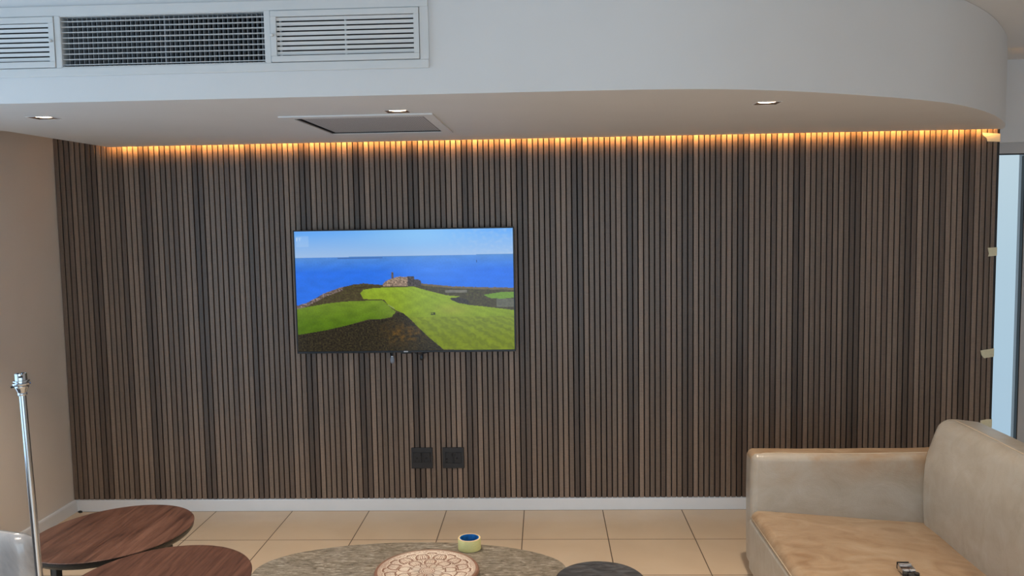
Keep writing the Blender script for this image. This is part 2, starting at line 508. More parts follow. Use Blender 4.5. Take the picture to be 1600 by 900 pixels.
box(bm, GX0+0.05, 2.815, 0.329, 0.36, 1.998, 2.005); box(bm, 2.809, 2.815, 0.329, 0.36, 0.06, 1.992); box(bm, GX0+0.05, GX0+0.062, 0.336, 0.39, 0.06, 1.992)
obj('window_seal', bm, M['black_trim'], w1)
bm = B(); box(bm, GX0+0.055, 2.808, 0.36, 0.368, 0.055, 1.998)
obj('pane', bm, M['glass'], w1)
bm = B()
box(bm, GX1, GX1+0.93, 0.34, 0.385, 0.0, GZ)
box(bm, GX1+0.10, GX1+0.83, 0.332, 0.341, 0.15, 0.95, bevel=0.006); box(bm, GX1+0.10, GX1+0.83, 0.332, 0.341, 1.08, 1.95, bevel=0.006)
structure(obj('door_1', bm, M['door_wood']), 'dark brown timber door at the right edge beyond the window')

bm = B(); box(bm, XE, XE+0.2, YB, 0.7, 0, H2)
structure(obj('wall_right', bm, M['white_paint']), 'white wall on the right, outside the picture')
bm = B()
RX0, RX1 = -2.0, 2.6
box(bm, XL-0.2, RX0, YB-0.2, YB, 0, H2); box(bm, RX1, XE+0.2, YB-0.2, YB, 0, H2); box(bm, RX0, RX1, YB-0.2, YB, 2.2, H2)
structure(obj('wall_front', bm, M['white_paint']), 'white wall behind the photographer')
bm = B()
for x in (RX0+0.03, 0.3, RX1-0.03): box(bm, x-0.03, x+0.03, YB-0.13, YB-0.07, 0, 2.2)
box(bm, RX0, RX1, YB-0.13, YB-0.07, 2.14, 2.2); box(bm, RX0, RX1, YB-0.13, YB-0.07, 0, 0.05)
w3 = structure(obj('window_3', bm, M['alu_grey']), 'wide sliding window behind the photographer')
bm = B(); box(bm, RX0+0.05, RX1-0.05, YB-0.104, YB-0.096, 0.04, 2.15)
obj('pane', bm, M['glass'], w3)

# slatted cladding: one skin of slats on black felt
bm = B()
box(bm, XL, XR-0.012, -0.009, -0.0045, 0.074, H2-0.002, mi=1)
n = int((XR-0.012-XL)/PITCH)
GRV = 0.0062
for k in range(n+1):
    x0 = XL + k*PITCH + GRV/2; x1 = min(XL + (k+1)*PITCH - GRV/2, XR-0.012)
    if x1-x0 < 0.004: continue
    b_ = 0.0016
    prof = [(x0, -0.009), (x0, -0.020+b_), (x0+b_, -0.020), (x1-b_, -0.020), (x1, -0.020+b_), (x1, -0.009)]
    prism(bm, prof, 0.074, H2-0.002)
structure(obj('wall_cladding', bm, [M['slats'], M['groove']]), 'dark walnut slatted feature wall with narrow black grooves')
bm = B(); box(bm, XR-0.012, XR, -0.021, 0.0, 0.074, H2-0.002, bevel=0.001, seg=1)
structure(obj('trim_1', bm, M['black_trim']), 'thin black edge profile closing the right end of the slats')
def skirting(name, run, label):
    bm = B(); run(bm); return structure(obj(name, bm, M['skirting']), label)
def sk_back(bm):
    lo = []
    for x in (XL+0.014, XR):
        lo.append([(x, -0.001, 0), (x, -0.016, 0), (x, -0.016, 0.062), (x, -0.013, 0.070), (x, -0.008, 0.0735), (x, -0.001, 0.0735)])
    stack(bm, lo)
skirting('baseboard_back', sk_back, 'white skirting board under the slatted wall')
def sk_left(bm):
    lo = []
    for y in (-0.001, WY1):
        lo.append([(XL+0.001, y, 0), (XL+0.015, y, 0), (XL+0.015, y, 0.062), (XL+0.012, y, 0.070), (XL+0.007, y, 0.0735), (XL+0.001, y, 0.0735)])
    stack(bm, lo)
skirting('baseboard_left', sk_left, 'pale skirting board along the left wall')

# dropped bulkhead: straight front that sweeps round to the slatted wall at the right
XN, YN, YS = -2.444, -1.0, -0.056
curve = spline([(0.0, YF), (0.35, YF+0.004), (0.646, -1.806), (0.941, -1.698), (1.257, -1.529), (1.488, -1.383), (1.675, -1.235), (1.86, -1.04), (2.02, -0.84), (2.173, -0.618), (2.326, -0.372), (2.43, -0.17), (2.478, YS)], 5)
front = [(XL, YF)] + [(p.x, p.y) for p in curve]
notch = [(XN, YS)] + [(XN, YN+0.02), (XN-0.006, YN+0.006), (XN-0.02, YN), (XL, YN)]
plan = front + notch
DLS = [(-2.002, -1.434), (-0.582, -1.392), (0.878, -1.40)]
DH = 0.046
VX0, VX1, VY0, VY1 = -1.040, -0.497, -1.255, -0.585
AX0, AX1, AZ0, AZ1 = -2.230, -0.402, 2.216, 2.430
bm = B()
sq = lambda x0, x1, y0, y1: [(x0, y0), (x1, y0), (x1, y1), (x0, y1)]
holed(bm, lambda p: (p[0], p[1], H1), plan, [sq(x-DH, x+DH, y-DH, y+DH) for x, y in DLS] + [sq(VX0, VX1, VY0, VY1)])
holed(bm, lambda p: (p[0], YF, p[1]), [(XL, H1), (0.0, H1), (0.0, H2-0.001), (XL, H2-0.001)], [sq(AX0, AX1, AZ0, AZ1)])
for (a, c) in zip(front[1:], front[2:]):
    vs = [bm.verts.new((*a, H1)), bm.verts.new((*c, H1)), bm.verts.new((*c, H2-0.001)), bm.verts.new((*a, H2-0.001))]
    bm.faces.new(vs)
side = [front[-1]] + notch
for (a, c) in zip(side, side[1:]):
    top = H2-0.001
    if abs(a[1]-YS) < 1e-4 and abs(c[1]-YS) < 1e-4: top = H1 + 0.012      # low lip that hides the light strip
    vs = [bm.verts.new((*a, H1)), bm.verts.new((*c, H1)), bm.verts.new((*c, top)), bm.verts.new((*a, top))]
    bm.faces.new(vs)
# the cove behind the lip: a shelf and a back riser
cs = [(XN, YS), (front[-1][0], YS)]
def quad(bm, *p): bm.faces.new([bm.verts.new(q) for q in p])
quad(bm, (XN, YS, H1+0.012), (2.478, YS, H1+0.012), (2.478, YS-0.022, H1+0.012), (XN, YS-0.022, H1+0.012))
quad(bm, (XN, YS-0.022, H1+0.012), (2.465, YS-0.022, H1+0.012), (2.465, YS-0.022, H2-0.001), (XN, YS-0.022, H2-0.001))
bmesh.ops.remove_doubles(bm, verts=bm.verts, dist=1e-5)
bulk = obj('ceiling_bulkhead', bm, M['white_paint'], smooth=True, auto=math.radians(28))
structure(bulk, 'white dropped ceiling bulkhead with a curved right end over the slatted wall')

# ================================================================== FIXTURES IN THE BULKHEAD
t = thing('light_strip', (0, YS-0.018, H1+0.05), 'glowing amber light strip hidden behind the bulkhead edge along the slats', 'light strip')
bm = B(); box(bm, XN+0.01, 2.44, YS-0.0215, YS-0.018, H1+0.025, H1+0.068)
obj('channel', bm, M['dull_metal'], t)
bm = B(); box(bm, XN+0.01, 2.44, YS-0.018, YS-0.015, H1+0.027, H1+0.066)
obj('glowing_strip', bm, M['led'], t)

DLAB = ['square recessed downlight at the far left of the bulkhead, lit',
        'square recessed downlight in front of the ceiling vent, lit',
        'square recessed downlight on the right of the bulkhead over the sofa, lit']
def downlight(x, y, label):
    t = thing('downlight', (x, y, H1), label, 'downlight', 'recessed downlights in the bulkhead')
    g = 0.0012
    bm = B()     # thin white lip with a dark stepped baffle
    o, i = 0.0478, 0.0455
    for (xa, xb, ya, yb) in ((-o, o, -o, -i), (-o, o, i, o), (-o, -i, -i, i), (i, o, -i, i)):
        box(bm, x+xa, x+xb, y+ya, y+yb, H1-0.0015, H1-0.0002)
    obj('frame', bm, M['white_paint'], t)
    bm = B()
    def ring(h, z): return [(x-h, y-h, z), (x+h, y-h, z), (x+h, y+h, z), (x-h, y+h, z)]
    stack(bm, [ring(0.0452, H1-0.0012), ring(0.0375, H1+0.006), ring(0.0375, H1+0.05)], capb=False)
    obj('baffle', bm, M['baffle'], t)
    bm = B()
    lathe(bm, [(0.024, -0.0015), (0.034, 0.0), (0.037, 0.003), (0.037, 0.02)], (x, y, H1+0.004), seg=28)
    obj('lamp', bm, M['lamp_glow'], t, smooth=True, auto=0.6)
    return t
for (x, y), lb in zip(DLS, DLAB): downlight(x, y, lb)

t = thing('ceiling_vent', (-0.77, -0.92, H1), 'square ceiling vent with grey perforated panel in the bulkhead underside', 'vent')
bm = B()
ox0, ox1, oy0, oy1 = -1.088, -0.452, -1.316, -0.522
for a in ((ox0, ox1, oy0, VY0), (ox0, ox1, VY1, oy1), (ox0, VX0, VY0, VY1), (VX1, ox1, VY0, VY1)):
    box(bm, a[0], a[1], a[2], a[3], H1-0.006, H1-0.0003)
e = 0.003
for a in ((VX0+e, VX1-e, VY0+e, VY0+2*e), (VX0+e, VX1-e, VY1-2*e, VY1-e), (VX0+e, VX0+2*e, VY0+e, VY1-e), (VX1-2*e, VX1-e, VY0+e, VY1-e)):
    box(bm, a[0], a[1], a[2], a[3], H1-0.003, H1+0.02, mi=1)
box(bm, VX0+e, VX1-e, VY0+e, VY1-e, H1+0.020, H1+0.023, mi=1)
obj('frame', bm, [M['white_paint'], M['duct_dark']], t)
bm = B(); box(bm, VX0+0.016, VX1-0.009, VY0+0.009, VY1-0.010, H1+0.001, H1+0.005)
obj('perforated_panel', bm, M['perforated'], t)

# air-conditioning grille on the bulkhead face
t = thing('air_grille', (-1.316, YF, 2.204), 'long white air conditioning grille on the bulkhead face', 'air grille')
gx0, gx1, gz0, gz1 = -2.243, -0.389, 2.203, 2.443
OP = [(-2.213, -1.695), (-1.677, -0.955), (-0.937, -0.419)]
oz0, oz1 = 2.232, 2.408
bm = B()
yf, yb_ = YF-0.012, YF-0.0004
box(bm, gx0, gx1, yf, yb_, gz0, oz0, bevel=0.002, seg=1); box(bm, gx0, gx1, yf, yb_, oz1, gz1, bevel=0.002, seg=1)
xs = [gx0] + [v for o_ in OP for v in o_] + [gx1]
for a, c in zip(xs[::2], xs[1::2]): box(bm, a, c, yf, yb_, oz0, oz1)
for a in (OP[1],):   # deep white throat of the middle opening
    w = 0.0025
    box(bm, a[0], a[0]+w, yf+0.001, YF+0.06, oz0, oz1); box(bm, a[1]-w, a[1], yf+0.001, YF+0.06, oz0, oz1)
    box(bm, a[0], a[1], yf+0.001, YF+0.06, oz1-w, oz1); box(bm, a[0], a[1], yf+0.001, YF+0.06, oz0, oz0+w)
obj('frame', bm, M['grille_white'], t)
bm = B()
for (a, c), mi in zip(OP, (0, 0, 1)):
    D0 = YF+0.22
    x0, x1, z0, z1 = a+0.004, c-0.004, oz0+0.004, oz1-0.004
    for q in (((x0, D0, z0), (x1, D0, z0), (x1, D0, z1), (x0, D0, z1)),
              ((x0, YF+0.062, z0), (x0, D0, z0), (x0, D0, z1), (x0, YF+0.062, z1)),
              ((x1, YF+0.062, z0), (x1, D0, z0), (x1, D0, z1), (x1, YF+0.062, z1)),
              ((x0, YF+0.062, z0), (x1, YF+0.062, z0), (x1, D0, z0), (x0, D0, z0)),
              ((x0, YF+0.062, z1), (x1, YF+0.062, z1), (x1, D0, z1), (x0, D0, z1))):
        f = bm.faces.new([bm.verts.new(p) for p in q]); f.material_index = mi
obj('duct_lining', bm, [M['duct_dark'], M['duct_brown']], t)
bm = B()
a, c = OP[1]
for k in range(9):
    z = oz0 + 0.0105 + k*0.01855
    box(bm, a+0.0026, c-0.0026, YF-0.004, YF+0.010, z-0.0011, z+0.0011)
obj('horizontal_bars', bm, M['grille_white'], t)
bm = B()
for k in range(1, 42):
    x = a + (c-a)*k/42
    w = 0.0011 if k != 21 else 0.0028
    box(bm, x-w, x+w, YF+0.012, YF+0.034, oz0+0.003, oz1-0.003)
obj('vertical_blades', bm, M['blade_grey'], t)
def hinged(a, c, knob_left, post):
    yy0, yy1 = YF-0.016, YF-0.002
    p = B()
    x0, x1, z0, z1 = a+0.002, c-0.002, oz0+0.0015, oz1-0.0015
    i0, i1 = x0+0.020, x1-0.018; j0, j1 = z0+0.0205, z1-0.0205
    box(p, x0, x1, yy0, yy1, z0, j0, bevel=0.0015, seg=1); box(p, x0, x1, yy0, yy1, j1, z1, bevel=0.0015, seg=1)
    box(p, x0, i0, yy0, yy1, j0, j1); box(p, i1, x1, yy0, yy1, j0, j1)
    fr = obj('hinged_panel', p, M['grille_white'], t)
    lv = B()
    nn = 8; st = (j1-j0)/nn
    for k in range(nn):
        z = j0 + st*(k+0.5) + 0.001
        rot = Matrix.Rotation(math.radians(28), 3, 'X')
        box(lv, i0-0.001, i1+0.001, YF-0.0085, YF-0.0060, z-0.0058, z+0.0058, rot=rot)
    if post:
        xm = (i0+i1)/2
        box(lv, xm-0.0025, xm+0.0025, YF-0.004, YF+0.012, j0, j1)
        for xx in (i0+0.010,): box(lv, xx-0.003, xx+0.003, YF+0.002, YF+0.012, j0, j1)
    obj('louvres', lv, M['grille_white'], fr)
    kb = B()
    kx = x0+0.008 if knob_left else x1-0.008
    lathe(kb, [(0.0045, 0.0), (0.0045, 0.006), (0.0062, 0.009), (0.0055, 0.014), (0.002, 0.016)], (kx, yy0, (z0+z1)/2+0.003), axis=Vector((0, -1, 0)), seg=16)
    obj('knob', kb, M['grille_white'], fr, smooth=True, auto=0.7)
hinged(*OP[0], False, True); hinged(*OP[2], True, True)

# ================================================================== TELEVISION
TX0_, TX1_, TZ0, TZ1 = -1.4085, -0.1705, 0.934, 1.631
TYF = -0.080
t = thing('television', (-0.79, -0.022, 1.28), 'wall mounted flat television showing a green headland and blue sea', 'television')
bm = B()
box(bm, TX0_, TX1_, TYF+0.002, TYF+0.030, TZ0, TZ1, bevel=0.004, seg=2)
box(bm, TX0_+0.12, TX1_-0.12, TYF+0.030, TYF+0.045, TZ0+0.05, TZ1-0.12, bevel=0.006, seg=2)
bz = 0.007
for a in ((TX0_, TX1_, TZ1-bz, TZ1), (TX0_, TX1_, TZ0, TZ0+0.012), (TX0_, TX0_+bz, TZ0+0.012, TZ1-bz), (TX1_-bz, TX1_, TZ0+0.012, TZ1-bz)):
    box(bm, a[0], a[1], TYF-0.002, TYF+0.003, a[2], a[3], bevel=0.001, seg=1)
obj('housing', bm, M['black_plastic'], t)
bm = B(); box(bm, -1.0, -0.58, -0.035, -0.0205, 1.15, 1.42); 
for x in (-0.93, -0.65): box(bm, x-0.02, x+0.02, -0.042, -0.0345, 1.08, 1.48)
obj('wall_bracket', bm, M['black_metal'], t)
def poly_in(p, P):
    x, y = p; ins = False; j = len(P)-1
    for i in range(len(P)):
        xi, yi = P[i]; xj, yj = P[j]
        if (yi > y) != (yj > y) and x < (xj-xi)*(y-yi)/(yj-yi)+xi: ins = not ins
        j = i
    return ins
def lerp(a, b, f): return tuple(a[k]+(b[k]-a[k])*f for k in range(3))
SKY = [(20,548),(80,530),(130,505),(200,468),(300,432),(400,410),(470,402),(520,408),(600,415),(640,405),(680,400),(870,408),(930,415),(1100,432),(1300,440),(1500,446)]
def skyline(x):
    if x <= SKY[0][0]: return 548.0
    for (a, b), (c, d) in zip(SKY, SKY[1:]):
        if a <= x <= c: return b+(d-b)*(x-a)/(c-a)
    return 446.0
FORT = [(605,412),(625,392),(645,380),(667,372),(667,332),(670,328),(678,328),(681,334),(682,368),(700,362),(720,360),(770,362),(775,358),(820,358),(822,378),(845,380),(866,388),(868,410),(868,425),(605,425)]
FIELD = [(450,470),(470,447),(540,436),(640,432),(820,430),(900,455),(1040,492),(1130,500),(1075,518),(1120,542),(1190,560),(1300,572),(1510,600),(1510,880),(1010,862),(900,768),(800,665),(745,612),(690,590),(640,555),(612,515),(560,513),(470,510)]
LEFT = [(10,572),(200,540),(330,526),(600,518),(632,548),(660,575),(690,598),(668,632),(600,648),(500,650),(350,690),(200,722),(10,752)]
SCRUB = [(10,752),(200,722),(350,690),(500,655),(660,642),(672,618),(700,608),(740,610),(800,665),(900,768),(1010,862),(1010,890),(10,890)]
HEDGE = [(1062,512),(1120,506),(1180,522),(1196,545),(1190,558),(1120,545),(1075,525)]
RFIELD = [(1290,492),(1400,476),(1510,474),(1510,512),(1420,520),(1340,515)]
def picture(u, v):
    X = 8+u*1490; Y = 42+v*826
    n1 = noise.noise(Vector((X*0.012, Y*0.03, 3.0))); n2 = noise.noise(Vector((X*0.09, Y*0.11, 9.0))); n3 = noise.noise(Vector((X*0.035, Y*0.05, 1.0)))
    hz = 222 - u*6
    def grey(c, a): return tuple(min(255, max(0, k*(1+a))) for k in c)
    if Y < hz:
        c = lerp((105, 175, 255), (165, 198, 240), min(1, max(0, (Y-60)/(hz-60)))**0.8)
        c = lerp(c, (150, 208, 255), 0.75*math.exp(-((u-0.55)/0.28)**2)*math.exp(-((v-0.03)/0.11)**2))
        if u > 0.6: c = lerp(c, (190, 210, 240), 0.25*max(0, n3+0.1)*(u-0.6)/0.4*2)
        if 20 < X < 104 and 75 < Y < 150:
            c = lerp(c, (255, 255, 255), 0.14)
            for (a0, a1, b0, b1) in ((22, 27, 84, 112), (22, 38, 84, 89), (22, 34, 96, 100), (40, 45, 84, 112), (40, 55, 84, 89), (40, 52, 96, 100)):
                if a0 < X < a1 and b0 < Y < b1: c = lerp(c, (255, 255, 255), 0.4)
        return c
    if poly_in((X, Y), FORT):
        if 775 < X: c = (74, 66, 66)
        elif X < 684 and Y < 372: c = (92, 84, 84)
        else: c = (150, 128, 110)
        return grey(c, 0.55*n2 + 0.2*noise.noise(Vector((X*0.3, Y*0.3, 2))))
    if Y < skyline(X) + 3*n2:
        f = (Y-hz)/230
        c = lerp((88, 146, 222), (44, 118, 240), min(1, f*2.2))
        c = lerp(c, (86, 150, 250), 0.5*math.exp(-((u-0.62)/0.18)**2)*max(0, 1-abs(f-0.45)*2))
        c = grey(c, 0.05*n1+0.03*n2)
        if 300 < X < 610 and abs(Y-229) < 3: c = (70, 112, 180)
        if abs(Y-hz) < 2.2: c = (98, 148, 205)
        if abs(X-1249) < 2.4 and 254 < Y < 273: c = (30, 40, 80)
        return c
    if poly_in((X, Y), SCRUB):
        c = lerp((34, 27, 20), (64, 58, 34), 0.45+1.0*n2)
        c = lerp(c, (92, 66, 22), max(0, min(1, math.exp(-((X-740)/130)**2-((Y-745)/70)**2)*(0.6+1.2*n3))))
        return grey(c, 0.55*noise.noise(Vector((X*0.2, Y*0.24, 5))) + 0.15*n3)
    if poly_in((X, Y), HEDGE): return grey((58, 50, 44), 0.5*n2)
    if poly_in((X, Y), RFIELD): return grey((112, 150, 46), 0.1*n2)
    if poly_in((X, Y), LEFT):
        c = lerp((116, 144, 40), (84, 116, 16), min(1, max(0, (Y-530)/150)))
        c = lerp(c, (120, 142, 52), min(1, max(0, (X-540)/140))*0.6)
        return grey(c, 0.12*n1+0.08*n2)
    if poly_in((X, Y), FIELD):
        c = lerp((146, 172, 44), (122, 142, 14), min(1, max(0, (Y-440)/330)))
        # mown stripes running to the lower right
        s = math.sin(((X-480)/(Y-300))*16.0 + 1.5*n3)
        c = grey(c, 0.025*s + 0.08*n1 + 0.07*n2)
        if Y > 640: c = grey(lerp(c, (112, 118, 22), 0.35), 0.07*math.sin(((X-480)/(Y-300))*27.0+3*n3))
        c = lerp(c, (168, 164, 70), 0.45*math.exp(-((X-1080)/110)**2-((Y-590)/40)**2))
        if abs(X-640) < 40 and abs(Y-(545+(X-620)*0.55)) < 7: c = lerp(c, (150, 168, 120), 0.6)
        if 928 < X < 960 and 608 < Y < 624 and n2 > -0.3: c = (62, 66, 20)
        return c
    c = lerp((84, 80, 44), (66, 54, 40), 0.5+0.9*n2)
    if X < 330 and Y < skyline(X)+26: c = lerp((150, 132, 124), (80, 66, 60), 0.5+1.1*n2)
    if X > 870 and Y < skyline(X)+14: c = lerp(c, (150, 128, 96), 0.5)
    if 1030 < X < 1180 and 458 < Y < 474: c = (120, 116, 104)
    if X > 1380 and 520 < Y < 575: c = lerp(c, (140, 150, 150), 0.4)
    return grey(c, 0.15*n3)
def screen_mesh():
    NU, NV = 420, 236
    x0, x1, z0, z1 = TX0_+bz-0.0005, TX1_-bz+0.0005, TZ0+0.0115, TZ1-bz+0.0005
    loc = Vector((-0.79, -0.022, 1.28))
    vs = []; cols = []
    for j in range(NV+1):
        for i in range(NU+1):
            u, v = i/NU, j/NV
            vs.append(Vector((x0+(x1-x0)*u, TYF+0.0005, z1+(z0-z1)*v))-loc)
            cols += [*lin(tuple(min(255, max(0, q)) for q in picture(u, v))), 1.0]
    W = NU+1
    fs = [(j*W+i, (j+1)*W+i, (j+1)*W+i+1, j*W+i+1) for j in range(NV) for i in range(NU)]
    me = bpy.data.meshes.new('screen'); me.from_pydata(vs, [], fs)
    at = me.color_attributes.new('picture', 'FLOAT_COLOR', 'POINT'); at.data.foreach_set('color', cols)
    me.materials.append(M['screen'])
    o = bpy.data.objects.new('screen', me); COL.objects.link(o); o.parent = t
screen_mesh()
bm = B(); box(bm, -0.79-0.012, -0.79+0.012, TYF-0.0028, TYF-0.0018, TZ0+0.0025, TZ0+0.0095)
obj('logo', bm, M['logo_grey'], t)
bm = B(); box(bm, -0.79-0.03, -0.79+0.03, TYF-0.0015, TYF+0.02, TZ0-0.006, TZ0+0.001, bevel=0.002, seg=1)
obj('sensor', bm, M['black_plastic'], t)

# two plugs on cables that hang out from under the set
def hanging(x, zb, mat, label, length, rx):
    t = thing('cord_plug', (x, -0.05, zb), label, 'cable plug', 'cable plugs hanging under the television')
    bm = B()
    prof = [(0.004, 0.0), (rx*0.8, 0.003), (rx, 0.010), (rx, length*0.45), (rx*0.75, length*0.75), (rx*0.5, length*0.92), (0.004, length)]
    lathe(bm, prof, (x, -0.05, zb), seg=18)
    for v in bm.verts: v.co.y = -0.05 + (v.co.y+0.05)*0.55
    obj('plug', bm, mat, t, smooth=True, auto=0.9)
    return t
g = hanging(-0.874, 0.868, M['grey_plastic'], 'grey oval cable plug hanging below the television', 0.046, 0.013)
bm = B(); tube(bm, [(-0.874, -0.05, 0.910), (-0.875, -0.049, 0.925), (-0.874, -0.045, 0.95), (-0.87, -0.04, 0.97)], 0.0045)
obj('cable', bm, M['black_plastic'], g, smooth=True)
bm = B(); lathe(bm, [(0.0095, 0), (0.0095, 0.004)], (-0.874, -0.05, 0.908), seg=16)
obj('collar', bm, M['chrome'], g, smooth=True, auto=0.6)
k_ = hanging(-0.706, 0.884, M['black_plastic'], 'black oval cable plug hanging below the television', 0.034, 0.0115)
bm = B(); tube(bm, spline([(-0.706, -0.05, 0.914), (-0.704, -0.05, 0.922), (-0.69, -0.05, 0.926), (-0.67, -0.048, 0.931), (-0.66, -0.042, 0.945), (-0.66, -0.04, 0.965)], 4), 0.004)
obj('cable', bm, M['black_plastic'], k_, smooth=True)
bm = B(); tube(bm, spline([(-0.752, -0.044, 0.94), (-0.745, -0.048, 0.927), (-0.728, -0.05, 0.921), (-0.711, -0.05, 0.919)], 4), 0.0022)
obj('thin_wire', bm, M['black_plastic'], k_, smooth=True)

# ================================================================== WALL SOCKETS
def hole(x, z, r, parent):
    bm = B(); lathe(bm, [(r, 0), (r, 0.001)], (x, -0.0334, z), axis=Vector((0, -1, 0)), seg=16)
    obj('pin_hole', bm, M['hole_black'], parent)
def slot(x0, x1, z0, z1, parent):
    bm = B(); box(bm, x0, x1, -0.0344, -0.0334, z0, z1); obj('slot', bm, M['hole_black'], parent)
def socket(x0, x1, label, kind):
    z0, z1 = 0.252, 0.373
    cx, cz = (x0+x1)/2, (z0+z1)/2
    t = thing('wall_socket', (cx, -0.02, cz), label, 'socket', 'black sockets on the slatted wall')
    bm = B(); box(bm, x0, x1, -0.030, -0.0202, z0, z1, bevel=0.003, seg=2)
    obj('faceplate', bm, M['socket_black'], t)
    if kind == 0:
        for s in (-1, 1):
            mx = cx + s*0.0265
            bm = B(); box(bm, mx-0.0245, mx+0.0245, -0.0335, -0.0295, cz-0.026, cz+0.034, bevel=0.0015, seg=1)
            m_ = obj('outlet', bm, M['black_plastic'], t)
            hole(mx-0.001, cz, 0.0055, m_); slot(mx+0.019, mx+0.0235, cz+0.013, cz+0.031, m_)
            for dx in (-0.011, 0.009): hole(mx+dx, cz-0.016, 0.0028, m_)
    else:
        bm = B(); box(bm, cx-0.046, cx+0.000, -0.0335, -0.0295, cz-0.030, cz+0.034, bevel=0.0015, seg=1)
        m_ = obj('outlet', bm, M['black_plastic'], t)
        hole(cx-0.037, cz-0.005, 0.0062, m_); hole(cx-0.037, cz-0.023, 0.0055, m_); slot(cx-0.009, cx-0.004, cz+0.010, cz+0.029, m_)
        bm = B(); box(bm, cx+0.003, cx+0.047, -0.0335, -0.0295, cz-0.030, cz+0.034, bevel=0.0015, seg=1)
        m_ = obj('outlet', bm, M['black_plastic'], t)
        hole(cx+0.021, cz-0.001, 0.0052, m_); slot(cx+0.008, cx+0.012, cz+0.012, cz+0.024, m_)
socket(-0.785, -0.661, 'black double socket on the slats with two matching outlets side by side', 0)
socket(-0.605, -0.480, 'black socket on the slats with two holes one above the other at its left', 1)

# ================================================================== MASKING TAPE TABS on the right edge of the slats
def tape_tab(pts, label):
    xs_ = [p[0] for p in pts]; zs_ = [p[1] for p in pts]
    t = B()
    y0 = -0.0225
    a = [t.verts.new((x, y0, z)) for x, z in pts]; b = [t.verts.new((x, y0-0.0006, z)) for x, z in pts]
    n = len(pts)
    t.faces.new(a); t.faces.new(b[::-1])
    for k in range(n): t.faces.new((a[k], a[(k+1) % n], b[(k+1) % n], b[k]))
    # the end that folds round the edge of the wall
    zlo = min(z for x, z in pts if x > max(xs_)-0.006); zhi = max(z for x, z in pts if x > max(xs_)-0.006)
    box(t, max(xs_)-0.0006, max(xs_), y0-0.0006, 0.02, zlo, zhi)
    o = obj('masking_tape_tab', t, M['mask_tape'])
    tag(o, label, 'tape', 'masking tape tabs on the edge of the slatted wall')
XT = 2.4845
tape_tab([(2.388, 2.101), (2.392, 2.098), (XT, 2.092), (XT, 2.048), (2.415, 2.051), (2.412, 2.068), (2.398, 2.080), (2.389, 2.090)], 'masking tape tab highest on the slat edge, just under the bulkhead')
tape_tab([(2.434, 1.472), (XT, 1.474), (XT, 1.428), (2.437, 1.424), (2.441, 1.440), (2.437, 1.457)], 'small masking tape tab on the slat edge level with the top of the television picture')
tape_tab([(2.410, 0.902), (XT, 0.913), (XT, 0.866), (2.431, 0.858), (2.416, 0.876)], 'masking tape tab on the slat edge level with the bottom of the television')
tape_tab([(2.420, 0.506), (2.455, 0.513), (XT, 0.513), (XT, 0.466), (2.424, 0.460)], 'masking tape tab lowest on the slat edge, just above the sofa back')

# ================================================================== SOFA
SX0, SX1 = 0.930, 1.955
SY1, SY0 = -0.845, -3.05        # far end, near end
AT = 0.135
t = thing('sofa', (1.45, -1.95, 0), 'pale tan leather sofa facing left with its arm near the slatted wall', 'sofa')
bm = B()
rbox(bm, (SX0+0.012, SY0+0.03, 0.045), (SX1-0.01, SY1-0.03, 0.20), 0.02, (6, 10, 2), 3)
obj('base', bm, M['leather'], t, smooth=True)
def wob(q, a, s, seed):
    d = noise.noise_vector(Vector((q.x*s, q.y*s, q.z*s+seed)))
    return q + d*a
def arm_def(sign, yin):
    def f(q):
        q = q.copy()
        bul = math.sin(PI*min(1, max(0, (q.z-0.05)/0.53)))
        if (q.y-yin)*sign > -0.03: q.y += sign*0.010*bul
        # end face eases inward toward the floor, slightly sagging top
        if q.x < SX0+0.06: q.x += 0.012*(0.58-q.z)/0.5*0 - 0.004*bul
        q.z -= 0.006*math.sin(PI*min(1, max(0, (q.x-SX0)/0.9)))*(1 if q.z > 0.5 else 0)
        return wob(q, 0.003, 6, 2)
    return f
def arm(y0, y1, sign, yin):
    bm = B()
    rbox(bm, (SX0, y0, 0.045), (SX1-0.05, y1, 0.592), (0.03, 0.034, 0.034), (16, 4, 9), 5, arm_def(sign, yin))
    for f in bm.faces:
        c_ = f.calc_center_median()
        if c_.z > 0.562 and (c_.y-yin)*sign < -0.024: f.material_index = 1
    a = obj('arm', bm, [M['leather_arm'], M['leather_top']], t, smooth=True)
    # worn top band of the arm and its piping
    p = B()
    yy = yin - sign*0.026
    path = [(SX0+0.010, yy, 0.07), (SX0+0.008, yy, 0.30), (SX0+0.008, yy, 0.50), (SX0+0.016, yy, 0.562), (SX0+0.042, yy, 0.585)]
    path += [(SX0+0.1+0.8*k/8, yy, 0.5905-0.006*math.sin(PI*(0.1+0.8*k/8)/0.9)) for k in range(9)]
    tube(p, spline(path, 4), 0.0026, 8)
    obj('piping', p, M['piping'], a, smooth=True)
arm(SY1-AT, SY1, -1, SY1-AT)
arm(SY0, SY0+AT, 1, SY0+AT)
# seat: dips from its front edge down to the backrest
def seat_def(q):
    q = q.copy()
    u = (q.x-SX0)/0.78
    if q.z > 0.17:
        w = min(1, (q.z-0.17)/0.12)
        e = min(1, max(0, (SY1-AT-q.y)/0.30)) 
        q.z += w*(-0.064*max(0, u-0.06) + 0.020*math.sin(PI*min(1, max(0, u)))*e)
    q = wob(q, 0.006, 3.2, 7)
    return q
bm = B()
rbox(bm, (SX0-0.008, SY0+AT-0.01, 0.06), (SX0+0.80, SY1-AT+0.012, 0.330), (0.035, 0.03, 0.035), (20, 30, 4), 5, seat_def)
seat = obj('seat', bm, M['leather_top'], t, smooth=True)
